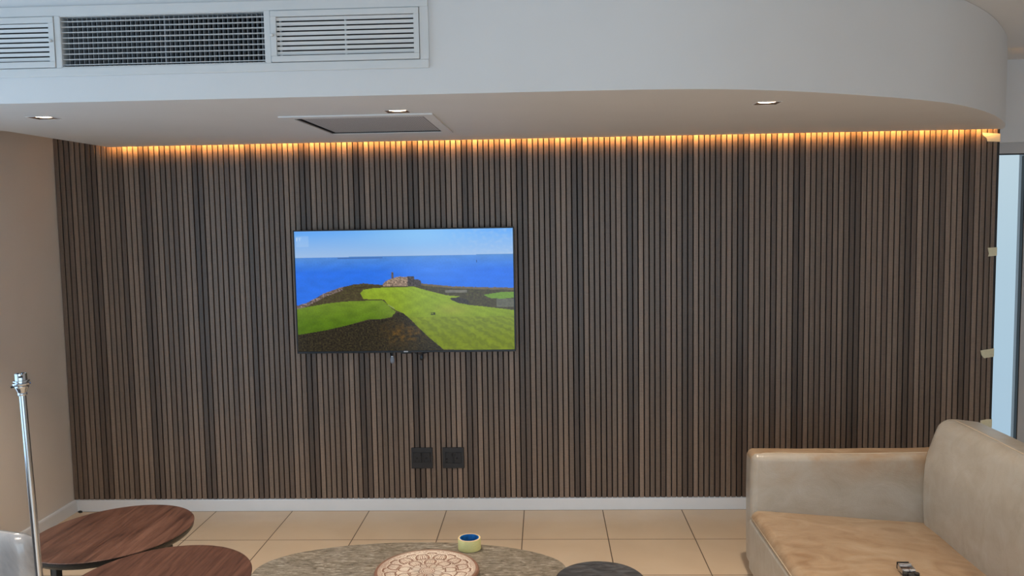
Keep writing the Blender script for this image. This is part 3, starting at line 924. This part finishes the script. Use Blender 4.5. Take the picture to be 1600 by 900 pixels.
# leather front panel under the seat
bm = B()
rbox(bm, (SX0-0.0135, SY0+AT-0.004, 0.052), (SX0+0.05, SY1-AT+0.006, 0.293), (0.014, 0.02, 0.016), (3, 24, 6), 4, lambda q: wob(q, 0.003, 4, 3))
obj('front_panel', bm, M['leather'], t, smooth=True)
p = B(); tube(p, [(SX0-0.008, y, 0.303) for y in (SY1-AT-0.02, -1.4, -1.8, -2.2, SY0+AT+0.02)], 0.002)
obj('piping', p, M['piping'], seat, smooth=True)
# backrest: leans back, full rounded shoulder, flat top
BX0, BX1, BZ0, BZ1 = 1.695, 1.945, 0.20, 0.757
def back_def(q):
    q = q.copy()
    h = (q.z-BZ0)/(BZ1-BZ0)
    front = 1-min(1, max(0, (q.x-BX0)/(BX1-BX0)))
    # shoulder: the upper front edge sweeps back
    if h > 0.62: q.x += front*0.062*((h-0.62)/0.38)**1.7
    q.x -= front*0.014*math.sin(PI*min(1, max(0, h*1.25)))
    # the top drops a little toward its far end
    if h > 0.7: q.z -= 0.016*min(1, max(0, (q.x-1.82)/0.12))
    return wob(q, 0.006, 2.6, 11)
bm = B()
rbox(bm, (BX0, SY0+AT-0.01, BZ0), (BX1, SY1-AT+0.006, BZ1), (0.05, 0.055, 0.045), (8, 34, 14), 6, back_def)
bk = obj('backrest', bm, M['leather'], t, smooth=True)
p = B(); tube(p, spline([(1.800, SY1-AT-0.035, 0.753), (1.803, -1.15, 0.7575), (1.803, -1.6, 0.757), (1.803, -2.2, 0.757), (1.800, SY0+AT+0.04, 0.753)], 5), 0.003)
obj('piping', p, M['piping'], bk, smooth=True)
bm = B(); rbox(bm, (1.90, SY0+0.02, 0.05), (SX1+0.03, SY1-0.02, 0.60), 0.02, (2, 10, 6), 3)
obj('back_panel', bm, M['leather'], t, smooth=True)
for (x, y) in ((SX0+0.07, SY1-0.07), (SX1-0.07, SY1-0.07), (SX0+0.07, SY0+0.07), (SX1-0.07, SY0+0.07)):
    bm = B(); lathe(bm, [(0.018, 0), (0.022, 0.05)], (x, y, 0.0), seg=16)
    obj('foot', bm, M['black_metal'], t, smooth=True, auto=0.6)

# small metal clip left on the seat
cx, cy, cz = 1.342, -1.672, 0.331
t = thing('metal_clip', (cx, cy, cz), 'small silver and black metal clip lying on the sofa seat', 'clip')
bm = B()
box(bm, cx-0.025, cx+0.025, cy-0.020, cy+0.030, cz, cz+0.020, bevel=0.003, seg=2)
tube(bm, [(cx-0.023, cy+0.022, cz+0.020), (cx+0.023, cy+0.022, cz+0.020)], 0.0065, 12)
tube(bm, [(cx-0.022, cy-0.016, cz+0.012), (cx-0.003, cy-0.016, cz+0.012)], 0.0085, 12)
tube(bm, [(cx+0.003, cy-0.016, cz+0.012), (cx+0.022, cy-0.016, cz+0.012)], 0.0085, 12)
obj('plate', bm, M['bone'], t, smooth=True, auto=0.5)
bm = B(); box(bm, cx-0.025, cx+0.020, cy+0.0305, cy+0.036, cz, cz+0.027, bevel=0.001, seg=1)
obj('hinge', bm, M['rubber'], t)
for s in (-1, 1):
    bm = B(); lathe(bm, [(0.009, 0), (0.010, 0.004), (0.010, 0.012), (0.006, 0.015)], (cx+s*0.021, cy-0.036, cz), seg=18)
    obj('rubber_pad', bm, M['rubber'], t, smooth=True, auto=0.6)
bm = B(); box(bm, cx-0.012, cx+0.012, cy-0.060, cy-0.026, cz+0.002, cz+0.008, bevel=0.002, seg=2)
obj('grip', bm, M['rubber'], t)

# ================================================================== TABLES
def ell(c, a, b, ang, n=96, e=2.0):
    out = []
    for k in range(n):
        th = 2*PI*k/n
        x = a*math.copysign(abs(math.cos(th))**(2/e), math.cos(th)); y = b*math.copysign(abs(math.sin(th))**(2/e), math.sin(th))
        out.append((c[0]+x*math.cos(ang)-y*math.sin(ang), c[1]+x*math.sin(ang)+y*math.cos(ang)))
    return out
def scaled(out, c, s): return [(c[0]+(x-c[0])*s, c[1]+(y-c[1])*s) for x, y in out]
def side_table(c, a, b, ang, z, mat, label, legs, rot):
    t = thing('side_table', (c[0], c[1], 0), label, 'side table', 'walnut topped side tables')
    o = ell(c, a, b, ang)
    R = lambda s, zz: [(x, y, zz) for x, y in scaled(o, c, s)]
    bm = B(); stack(bm, [R(0.975, z-0.006), R(0.997, z-0.004), R(1.0, z-0.002), R(0.996, z)])
    obj('tabletop', bm, mat, t, smooth=True, auto=0.5)
    bm = B(); stack(bm, [R(0.90, z-0.034), R(0.965, z-0.030), R(0.992, z-0.018), R(0.994, z-0.0062)])
    obj('table_edge', bm, M['table_edge'], t, smooth=True, auto=0.9)
    for k in range(legs):
        th = rot + 2*PI*k/legs
        px, py = c[0]+0.80*b*math.cos(th), c[1]+0.80*b*math.sin(th)
        bm = B()
        q = Matrix.Rotation(th, 3, 'Z')
        box(bm, px-0.010, px+0.010, py-0.024, py+0.024, 0, z-0.0345, rot=q, bevel=0.002, seg=1)
        obj('leg', bm, M['black_metal'], t)
    bm = B()
    for k in range(legs):
        th = rot + 2*PI*k/legs
        q = Matrix.Rotation(th, 3, 'Z')
        L_ = 0.80*b
        box(bm, c[0]+L_/2*math.cos(th)-L_/2, c[0]+L_/2*math.cos(th)+L_/2, c[1]+L_/2*math.sin(th)-0.02, c[1]+L_/2*math.sin(th)+0.02, z-0.044, z-0.0345, rot=q)
    obj('cross_frame', bm, M['black_metal'], t)
ZT = 0.40
side_table((-1.825, -1.411), 0.343, 0.299, math.radians(70), ZT, M['walnut_a'], 'walnut topped side table beside the floor lamp, nearer the slatted wall', 3, math.radians(-5))
side_table((-1.405, -1.921), 0.360, 0.319, math.radians(86), ZT, M['walnut_b'], 'walnut topped side table next to the big grey coffee table', 3, math.radians(-30))

# big grey oval coffee table
cc = (-0.513, -1.805)
far = []
for k in range(140):
    th = 2*PI*k/140
    b_ = 0.268 if math.sin(th) > 0 else 0.50
    w = 1 + 0.006*noise.noise(Vector((math.cos(th)*4, math.sin(th)*4, 0.3)))
    far.append((cc[0]+0.579*w*math.cos(th), cc[1]+b_*w*math.sin(th)))
t = thing('coffee_table', (cc[0], cc[1], 0), 'large oval coffee table with a weathered grey brown wooden top', 'coffee table')
R = lambda s, zz: [(x, y, zz) for x, y in scaled(far, cc, s)]
bm = B(); stack(bm, [R(0.965, ZT-0.045), R(0.988, ZT-0.04), R(1.0, ZT-0.008), R(0.997, ZT-0.002), R(0.990, ZT)])
obj('tabletop', bm, M['grey_wood'], t, smooth=True, auto=0.5)
for (dx, dy) in ((-0.36, 0.06), (0.34, 0.06), (-0.30, -0.30), (0.28, -0.30)):
    bm = B(); lathe(bm, [(0.022, 0), (0.034, ZT-0.0455)], (cc[0]+dx, cc[1]+dy, 0), seg=20)
    obj('leg', bm, M['dark_wood'], t, smooth=True, auto=0.6)

# charcoal stool
sc_ = (0.171, -2.035); SZ = 0.465
t = thing('stool', (sc_[0], sc_[1], 0), 'round charcoal wooden stool beside the coffee table', 'stool')
o = []
for k in range(72):
    th = 2*PI*k/72
    w = 1 + 0.010*noise.noise(Vector((math.cos(th)*2.2, math.sin(th)*2.2, 4)))
    o.append((sc_[0]+0.152*w*math.cos(th), sc_[1]+0.152*w*math.sin(th)))
R = lambda s, zz: [(x, y, zz) for x, y in scaled(o, sc_, s)]
bm = B(); stack(bm, [R(0.93, SZ-0.006), R(0.955, SZ-0.003), R(0.955, SZ), R(0.5, SZ+0.0005)])
obj('seat', bm, M['dark_wood'], t, smooth=True, auto=0.5)
bm = B(); stack(bm, [R(0.93, SZ-0.05), R(0.985, SZ-0.045), R(1.0, SZ-0.02), R(0.99, SZ-0.004), R(0.958, SZ-0.0005)], capt=False)
obj('rim', bm, M['dark_rim'], t, smooth=True, auto=0.9)
for k in range(3):
    th = 0.6+2*PI*k/3
    top = Vector((sc_[0]+0.085*math.cos(th), sc_[1]+0.085*math.sin(th), SZ-0.052)); bot = Vector((sc_[0]+0.115*math.cos(th), sc_[1]+0.115*math.sin(th), 0.0))
    bm = B(); lathe(bm, [(0.014, 0.004), (0.020, (top-bot).length)], bot, axis=top-bot, seg=16)
    obj('leg', bm, M['dark_wood'], t, smooth=True, auto=0.6)

# carved plate: whitewashed mandala in relief
def carved(r, th):
    """0 = bare wood groove, 1 = whitewashed raised carving; r is 0..1."""
    def petal_ring(rin, rout, n, phase):
        f = ((th+phase)*n/(2*PI)) % 1.0 - 0.5
        if not (rin < r < rout): return None
        u = (r-rin)/(rout-rin)
        edge = 0.5*math.sqrt(max(0, 1-u**2.2))
        d = edge-abs(f)
        if d < 0: return 'out'
        if d < 0.06 or (u > 0.90): return 1.0
        if d < 0.17 or u > 0.78: return 0.0
        veins = abs(math.sin(f*PI*6/(0.30+0.70*(1-u))))
        return 1.0 if veins > 0.55 and u > 0.12 else 0.05
    if r > 0.93: return 0.0
    if r > 0.905: return 0.55
    for args in ((0.58, 0.83, 12, 0.0), (0.58, 0.88, 12, PI/12), (0.34, 0.60, 9, 0.2), (0.34, 0.64, 9, 0.2+PI/9), (0.14, 0.36, 8, 0.0), (0.14, 0.40, 8, PI/8)):
        v = petal_ring(*args)
        if v is not None and v != 'out': return v
    if r < 0.12: return 0.9 if (int(r*50) % 2 == 0) else 0.2
    # stippled background between petals
    return 0.85 if noise.noise(Vector((r*math.cos(th)*48, r*math.sin(th)*48, 2.0))) > 0.0 else 0.35
def plate():
    c = Vector((-0.443, -1.857, ZT)); Rr = 0.190
    NR, NT = 150, 420
    tp = thing('carved_plate', c, 'round carved wooden plate with a whitewashed mandala on the coffee table', 'plate')
    vs = []; cols = []
    wood = (0.20, 0.095, 0.058); wash = (0.80, 0.69, 0.56)
    for i in range(NR+1):
        r = i/NR
        for k in range(NT):
            th = 2*PI*k/NT
            q = carved(r, th)
            bowl = 0.015 + 0.011*max(0, (r-0.55)/0.45)**2
            z = bowl + 0.0016*q
            if r > 0.96: z = bowl - 0.010*((r-0.96)/0.04)**2
            x, y = Rr*r*math.cos(th), Rr*r*math.sin(th)
            vs.append((x, y, z))
            n_ = noise.noise(Vector((x*18, y*60, 0))); n2 = noise.noise(Vector((x*9, y*9, 5)))
            w = tuple(wood[j]*(1+0.35*n_) for j in range(3))
            qq = q*(0.75+0.4*n2) if q > 0 else 0.25*max(0, n2)
            qq = max(0, min(1, qq))
            cols.append((*[w[j]+(wash[j]-w[j])*qq for j in range(3)], 1.0))
    fs = []
    for i in range(NR):
        for k in range(NT):
            a = i*NT+k; b2 = i*NT+(k+1) % NT
            fs.append((a, a+NT, b2+NT, b2))
    # underside
    base = len(vs)
    for (rr, z) in ((0.975, 0.010), (0.80, 0.001), (0.5, 0.0005)):
        for k in range(NT):
            th = 2*PI*k/NT
            vs.append((Rr*rr*math.cos(th), Rr*rr*math.sin(th), z)); cols.append((*wood, 1.0))
    prev = NR*NT
    for j in range(3):
        cur = base+j*NT
        for k in range(NT): fs.append((prev+k, cur+k, cur+(k+1) % NT, prev+(k+1) % NT))
        prev = cur
    vs.append((0, 0, 0.0005)); cols.append((*wood, 1.0)); ce = len(vs)-1
    for k in range(NT): fs.append((prev+k, ce, prev+(k+1) % NT))
    me = bpy.data.meshes.new('carved_disc'); me.from_pydata(vs, [], fs)
    at = me.color_attributes.new('carving', 'FLOAT_COLOR', 'POINT'); at.data.foreach_set('color', [v for c_ in cols for v in c_])
    me.materials.append(M['carved'])
    for p_ in me.polygons: p_.use_smooth = True
    me.set_sharp_from_angle(angle=0.9)
    o_ = bpy.data.objects.new('carved_disc', me); COL.objects.link(o_); o_.parent = tp
plate()

# roll of masking tape standing on the coffee table
rc = (-0.310, -1.606, ZT)
t = thing('tape_roll', rc, 'roll of yellow masking tape with a blue core on the coffee table', 'tape roll')
bm = B()
ro, ri, hh = 0.0445, 0.0375, 0.0445
stack(bm, [[(rc[0]+r*math.cos(2*PI*k/64), rc[1]+r*math.sin(2*PI*k/64), rc[2]+z) for k in range(64)] for r, z in ((ri, 0.0003), (ro-0.0008, 0.0003), (ro, 0.0012), (ro, hh-0.0012), (ro-0.0008, hh), (ri, hh))], capb=False, capt=False)
for f in bm.faces:
    if all(v.co.z > rc[2]+hh-0.0014 for v in f.verts): f.material_index = 1
obj('tape_winding', bm, [M['roll_tape'], M['card']], t, smooth=True, auto=0.6)
bm = B()
stack(bm, [[(rc[0]+r*math.cos(2*PI*k/64), rc[1]+r*math.sin(2*PI*k/64), rc[2]+z) for k in range(64)] for r, z in ((ri, 0.0003), (ri, hh-0.0005), (ri-0.0022, hh-0.0005), (ri-0.0022, 0.0003))], capb=False, capt=False)
tag(obj('core', bm, M['blue_core'], t, smooth=True, auto=0.6), 'blue cardboard core')

# ================================================================== FLOOR LAMP without bulb or shade
top = Vector((-1.4905, -2.50, 1.205)); foot = Vector((-1.457, -2.50, 0.0))
ax = (top-foot).normalized(); Lp = (top-foot).length
t = thing('floor_lamp', foot, 'slim chrome floor lamp with a bare bulb holder, no shade, at the left', 'floor lamp')
bm = B(); lathe(bm, [(0.100, 0.0), (0.103, 0.004), (0.101, 0.012), (0.06, 0.018), (0.02, 0.028), (0.014, 0.05)], foot, seg=48)
obj('base', bm, M['chrome'], t, smooth=True, auto=0.7)
bm = B(); lathe(bm, [(0.0105, 0.03), (0.0104, 0.4), (0.0098, 0.8), (0.0092, Lp)], foot, axis=ax, seg=24)
obj('pole', bm, M['chrome'], t, smooth=True, auto=0.7)
bm = B()
lathe(bm, [(0.0115, 0.0), (0.0125, 0.003), (0.0125, 0.006), (0.0115, 0.008), (0.0165, 0.020), (0.0185, 0.024), (0.0185, 0.028)], top, axis=ax, seg=32)
obj('holder_cup', bm, M['chrome'], t, smooth=True, auto=0.5)
bm = B()
lathe(bm, [(0.0165, 0.028), (0.0225, 0.030), (0.0235, 0.033), (0.0225, 0.036), (0.0175, 0.037), (0.0175, 0.039), (0.0215, 0.040), (0.0215, 0.043), (0.0170, 0.044)], top, axis=ax, seg=32)
obj('shade_ring', bm, M['chrome'], t, smooth=True, auto=0.5)
bm = B()   # bayonet skirt: open sleeve with two J slots
r0, r1, NS = 0.0158, 0.0142, 36
q = Vector((0, 0, 1)).rotation_difference(ax)
def P_(r, k, h):
    a = 2*PI*k/NS
    return top + q @ Vector((r*math.cos(a), r*math.sin(a), h))
zs_ = [0.043, 0.052, 0.057, 0.063]
for k in range(NS):
    for j in range(3):
        slot = ((k % 18) in (12, 13) and j >= 1) or ((k % 18) in (10, 11) and j == 1)
        if slot: continue
        v = [P_(r0, k, zs_[j]), P_(r0, k+1, zs_[j]), P_(r0, k+1, zs_[j+1]), P_(r0, k, zs_[j+1])]
        w = [P_(r1, k, zs_[j]), P_(r1, k+1, zs_[j]), P_(r1, k+1, zs_[j+1]), P_(r1, k, zs_[j+1])]
        V = [bm.verts.new(p_) for p_ in v]; Wv = [bm.verts.new(p_) for p_ in w]
        bm.faces.new(V); bm.faces.new(Wv[::-1])
        for i_ in range(4): bm.faces.new((V[i_], V[(i_+1) % 4], Wv[(i_+1) % 4], Wv[i_]))
bmesh.ops.remove_doubles(bm, verts=bm.verts, dist=1e-6)
obj('bayonet_socket', bm, M['chrome'], t, smooth=True, auto=0.5)
bm = B(); lathe(bm, [(0.013, 0.040), (0.013, 0.050), (0.004, 0.051), (0.004, 0.054)], top, axis=ax, seg=20)
obj('contact_block', bm, M['black_plastic'], t, smooth=True, auto=0.5)
bm = B(); a_ = top + q @ Vector((-0.016, -0.004, 0.0275)); lathe(bm, [(0.003, 0), (0.003, 0.012), (0.001, 0.013)], a_, axis=q @ Vector((-1, -0.2, -0.25)), seg=10)
obj('switch_knob', bm, M['black_plastic'], t, smooth=True, auto=0.6)

# ================================================================== GREY TUB CHAIR at the left edge
t = thing('tub_chair', (-2.02, -2.695, 0), 'glossy grey tub chair cut off by the left edge, behind the lamp pole', 'chair')
def shell():
    yfar, ynear, xf, xb = -2.36, -3.03, -1.556, -2.00
    path = []
    for k in range(14): path.append(Vector((xf + (xb-xf)*k/14, yfar)))
    for k in range(25):
        a = PI/2 + PI*k/24
        path.append(Vector((xb + 0.335*math.cos(a), (yfar+ynear)/2 + 0.335*math.sin(a))))
    for k in range(14): path.append(Vector((xb + (xf-xb)*(k+1)/14, ynear)))
    n = len(path); th = 0.055
    rings = []
    for i, p in enumerate(path):
        tg = (path[min(i+1, n-1)]-path[max(i-1, 0)]).normalized(); nr = Vector((-tg.y, tg.x))   # toward the inside
        if nr.dot(Vector((-1.9, -2.695))-p) < 0: nr = -nr
        u = i/(n-1); s = min(u, 1-u)*2
        dx = abs(p.x-xf)
        top_ = 0.752 + 0.05*min(1, max(0, (xf-p.x)/0.45)) + 0.02*math.sin(PI*u)
        end = max(0, 1-dx/0.02)
        top_ -= 0.012*(1-math.sqrt(max(0, 1-end**2)))
        t_ = th*(1-0.45*end**2)
        ring = []
        prof = [(0, 0.14), (0, top_-0.03), (0.1, top_-0.012), (0.3, top_-0.002), (0.55, top_), (0.8, top_-0.006), (0.97, top_-0.022), (1.05, top_-0.06), (1.0, top_-0.13), (0.95, 0.30), (0.9, 0.14)]
        for w, z in prof:
            o2 = p + nr*(w*t_)
            ring.append((o2.x, o2.y, z))
        rings.append(ring)
    bm = B(); stack(bm, rings); return bm
obj('shell', shell(), M['grey_shell'], t, smooth=True, auto=1.2)
bm = B(); rbox(bm, (-2.26, -2.977, 0.15), (-1.68, -2.413, 0.42), (0.05, 0.05, 0.05), (8, 8, 3), 5)
obj('seat', bm, M['grey_shell'], t, smooth=True)
for (x, y) in ((-1.72, -2.45), (-1.72, -2.94), (-2.20, -2.49), (-2.20, -2.90)):
    bm = B(); lathe(bm, [(0.012, 0), (0.018, 0.15)], (x, y, 0), seg=14)
    obj('leg', bm, M['dull_metal'], t, smooth=True, auto=0.6)

# dark chip on the floor in the corner
bm = B()
bmesh.ops.create_icosphere(bm, subdivisions=2, radius=0.012)
for v in bm.verts:
    v.co = Vector((v.co.x*1.1, v.co.y*0.8, max(-0.004, v.co.z*0.6)*1.0)) * (1+0.3*noise.noise(v.co*90))
bmesh.ops.translate(bm, verts=bm.verts, vec=(-2.745, -0.032, 0.0045))
tag(obj('rubber_stub', bm, M['rubber']), 'tiny dark stub on the floor against the skirting in the left corner', 'stub')

# ================================================================== LIGHT
w = bpy.data.worlds.new('overcast sky'); sc.world = w; w.use_nodes = True
nt = w.node_tree; bg = nt.nodes['Background']
tc = nd(nt, 'ShaderNodeTexCoord'); sep = nd(nt, 'ShaderNodeSeparateXYZ'); nt.links.new(tc.outputs['Generated'], sep.inputs[0])
f = math_n(nt, 'MULTIPLY_ADD', sep.outputs['Z'], 1.6, 0.55)
c = ramp(nt, f, [(0.0, (0.38, 0.55, 0.71)), (0.45, (0.47, 0.63, 0.74)), (0.66, (0.56, 0.695, 0.77)), (1.0, (0.55, 0.70, 0.80))])
nt.links.new(c, bg.inputs['Color']); bg.inputs['Strength'].default_value = 1.0

def area(name, loc, direction, sx, sy, power, col):
    d = bpy.data.lights.new(name, 'AREA'); d.shape = 'RECTANGLE'; d.size = sx; d.size_y = sy; d.energy = power; d.color = col
    o = bpy.data.objects.new(name, d); COL.objects.link(o); o.location = loc
    o.rotation_euler = Vector(direction).to_track_quat('-Z', 'Z').to_euler()
    return o
area('daylight_left_window', (XL-0.05, (WY0+WY1)/2, 1.13), (1, 0, 0), WY1-WY0-0.1, 2.1, 38, (0.50, 0.74, 1.0))
area('daylight_rear_window', (0.3, YB+0.05, 1.1), (0, 1, 0), 4.4, 2.05, 60, (0.58, 0.80, 1.0))
def spot(name, x, y, z, power, deg, col=(1.0, 0.84, 0.67)):
    d = bpy.data.lights.new(name, 'SPOT'); d.energy = power; d.spot_size = math.radians(deg); d.spot_blend = 0.6
    d.color = col; d.shadow_soft_size = 0.03
    o = bpy.data.objects.new(name, d); COL.objects.link(o); o.location = (x, y, z)
for x, y in DLS: spot('downlight_beam', x, y, H1-0.004, 80, 95)
for x, y in ((-1.4, -3.4), (0.4, -3.4), (2.2, -3.2), (-0.5, -5.6), (1.6, -5.6), (3.4, -1.6)): spot('room_fill_spot', x, y, H2-0.01, 120, 95, (1.0, 0.85, 0.69))  # unseen spots without fittings, added to warm and brighten the floor

# ================================================================== CAMERA
F_, YAW, PITCH_, ROLL, DD, HH = 1347.85434, 0.03898, 0.08282, 0.01697, 4.86582, 1.68832
fwd = Vector((-math.sin(YAW), math.cos(YAW), 0)); rt = Vector((math.cos(YAW), math.sin(YAW), 0)); up = Vector((0, 0, 1))
f2 = fwd*math.cos(PITCH_)-up*math.sin(PITCH_); u2 = up*math.cos(PITCH_)+fwd*math.sin(PITCH_)
r3 = rt*math.cos(ROLL)-u2*math.sin(ROLL); u3 = u2*math.cos(ROLL)+rt*math.sin(ROLL)
cam = bpy.data.cameras.new('camera'); co = bpy.data.objects.new('camera', cam); COL.objects.link(co)
cam.sensor_width = 36.0; cam.lens = F_/1600*36.0; cam.clip_start = 0.05
co.matrix_world = Matrix(((r3.x, u3.x, -f2.x, 0), (r3.y, u3.y, -f2.y, -DD), (r3.z, u3.z, -f2.z, HH), (0, 0, 0, 1)))
sc.camera = co
vs_ = sc.view_settings
vs_.view_transform = 'Standard'; vs_.look = 'None'; vs_.gamma = 1.0; vs_.use_curve_mapping = False; vs_.exposure = 0.0
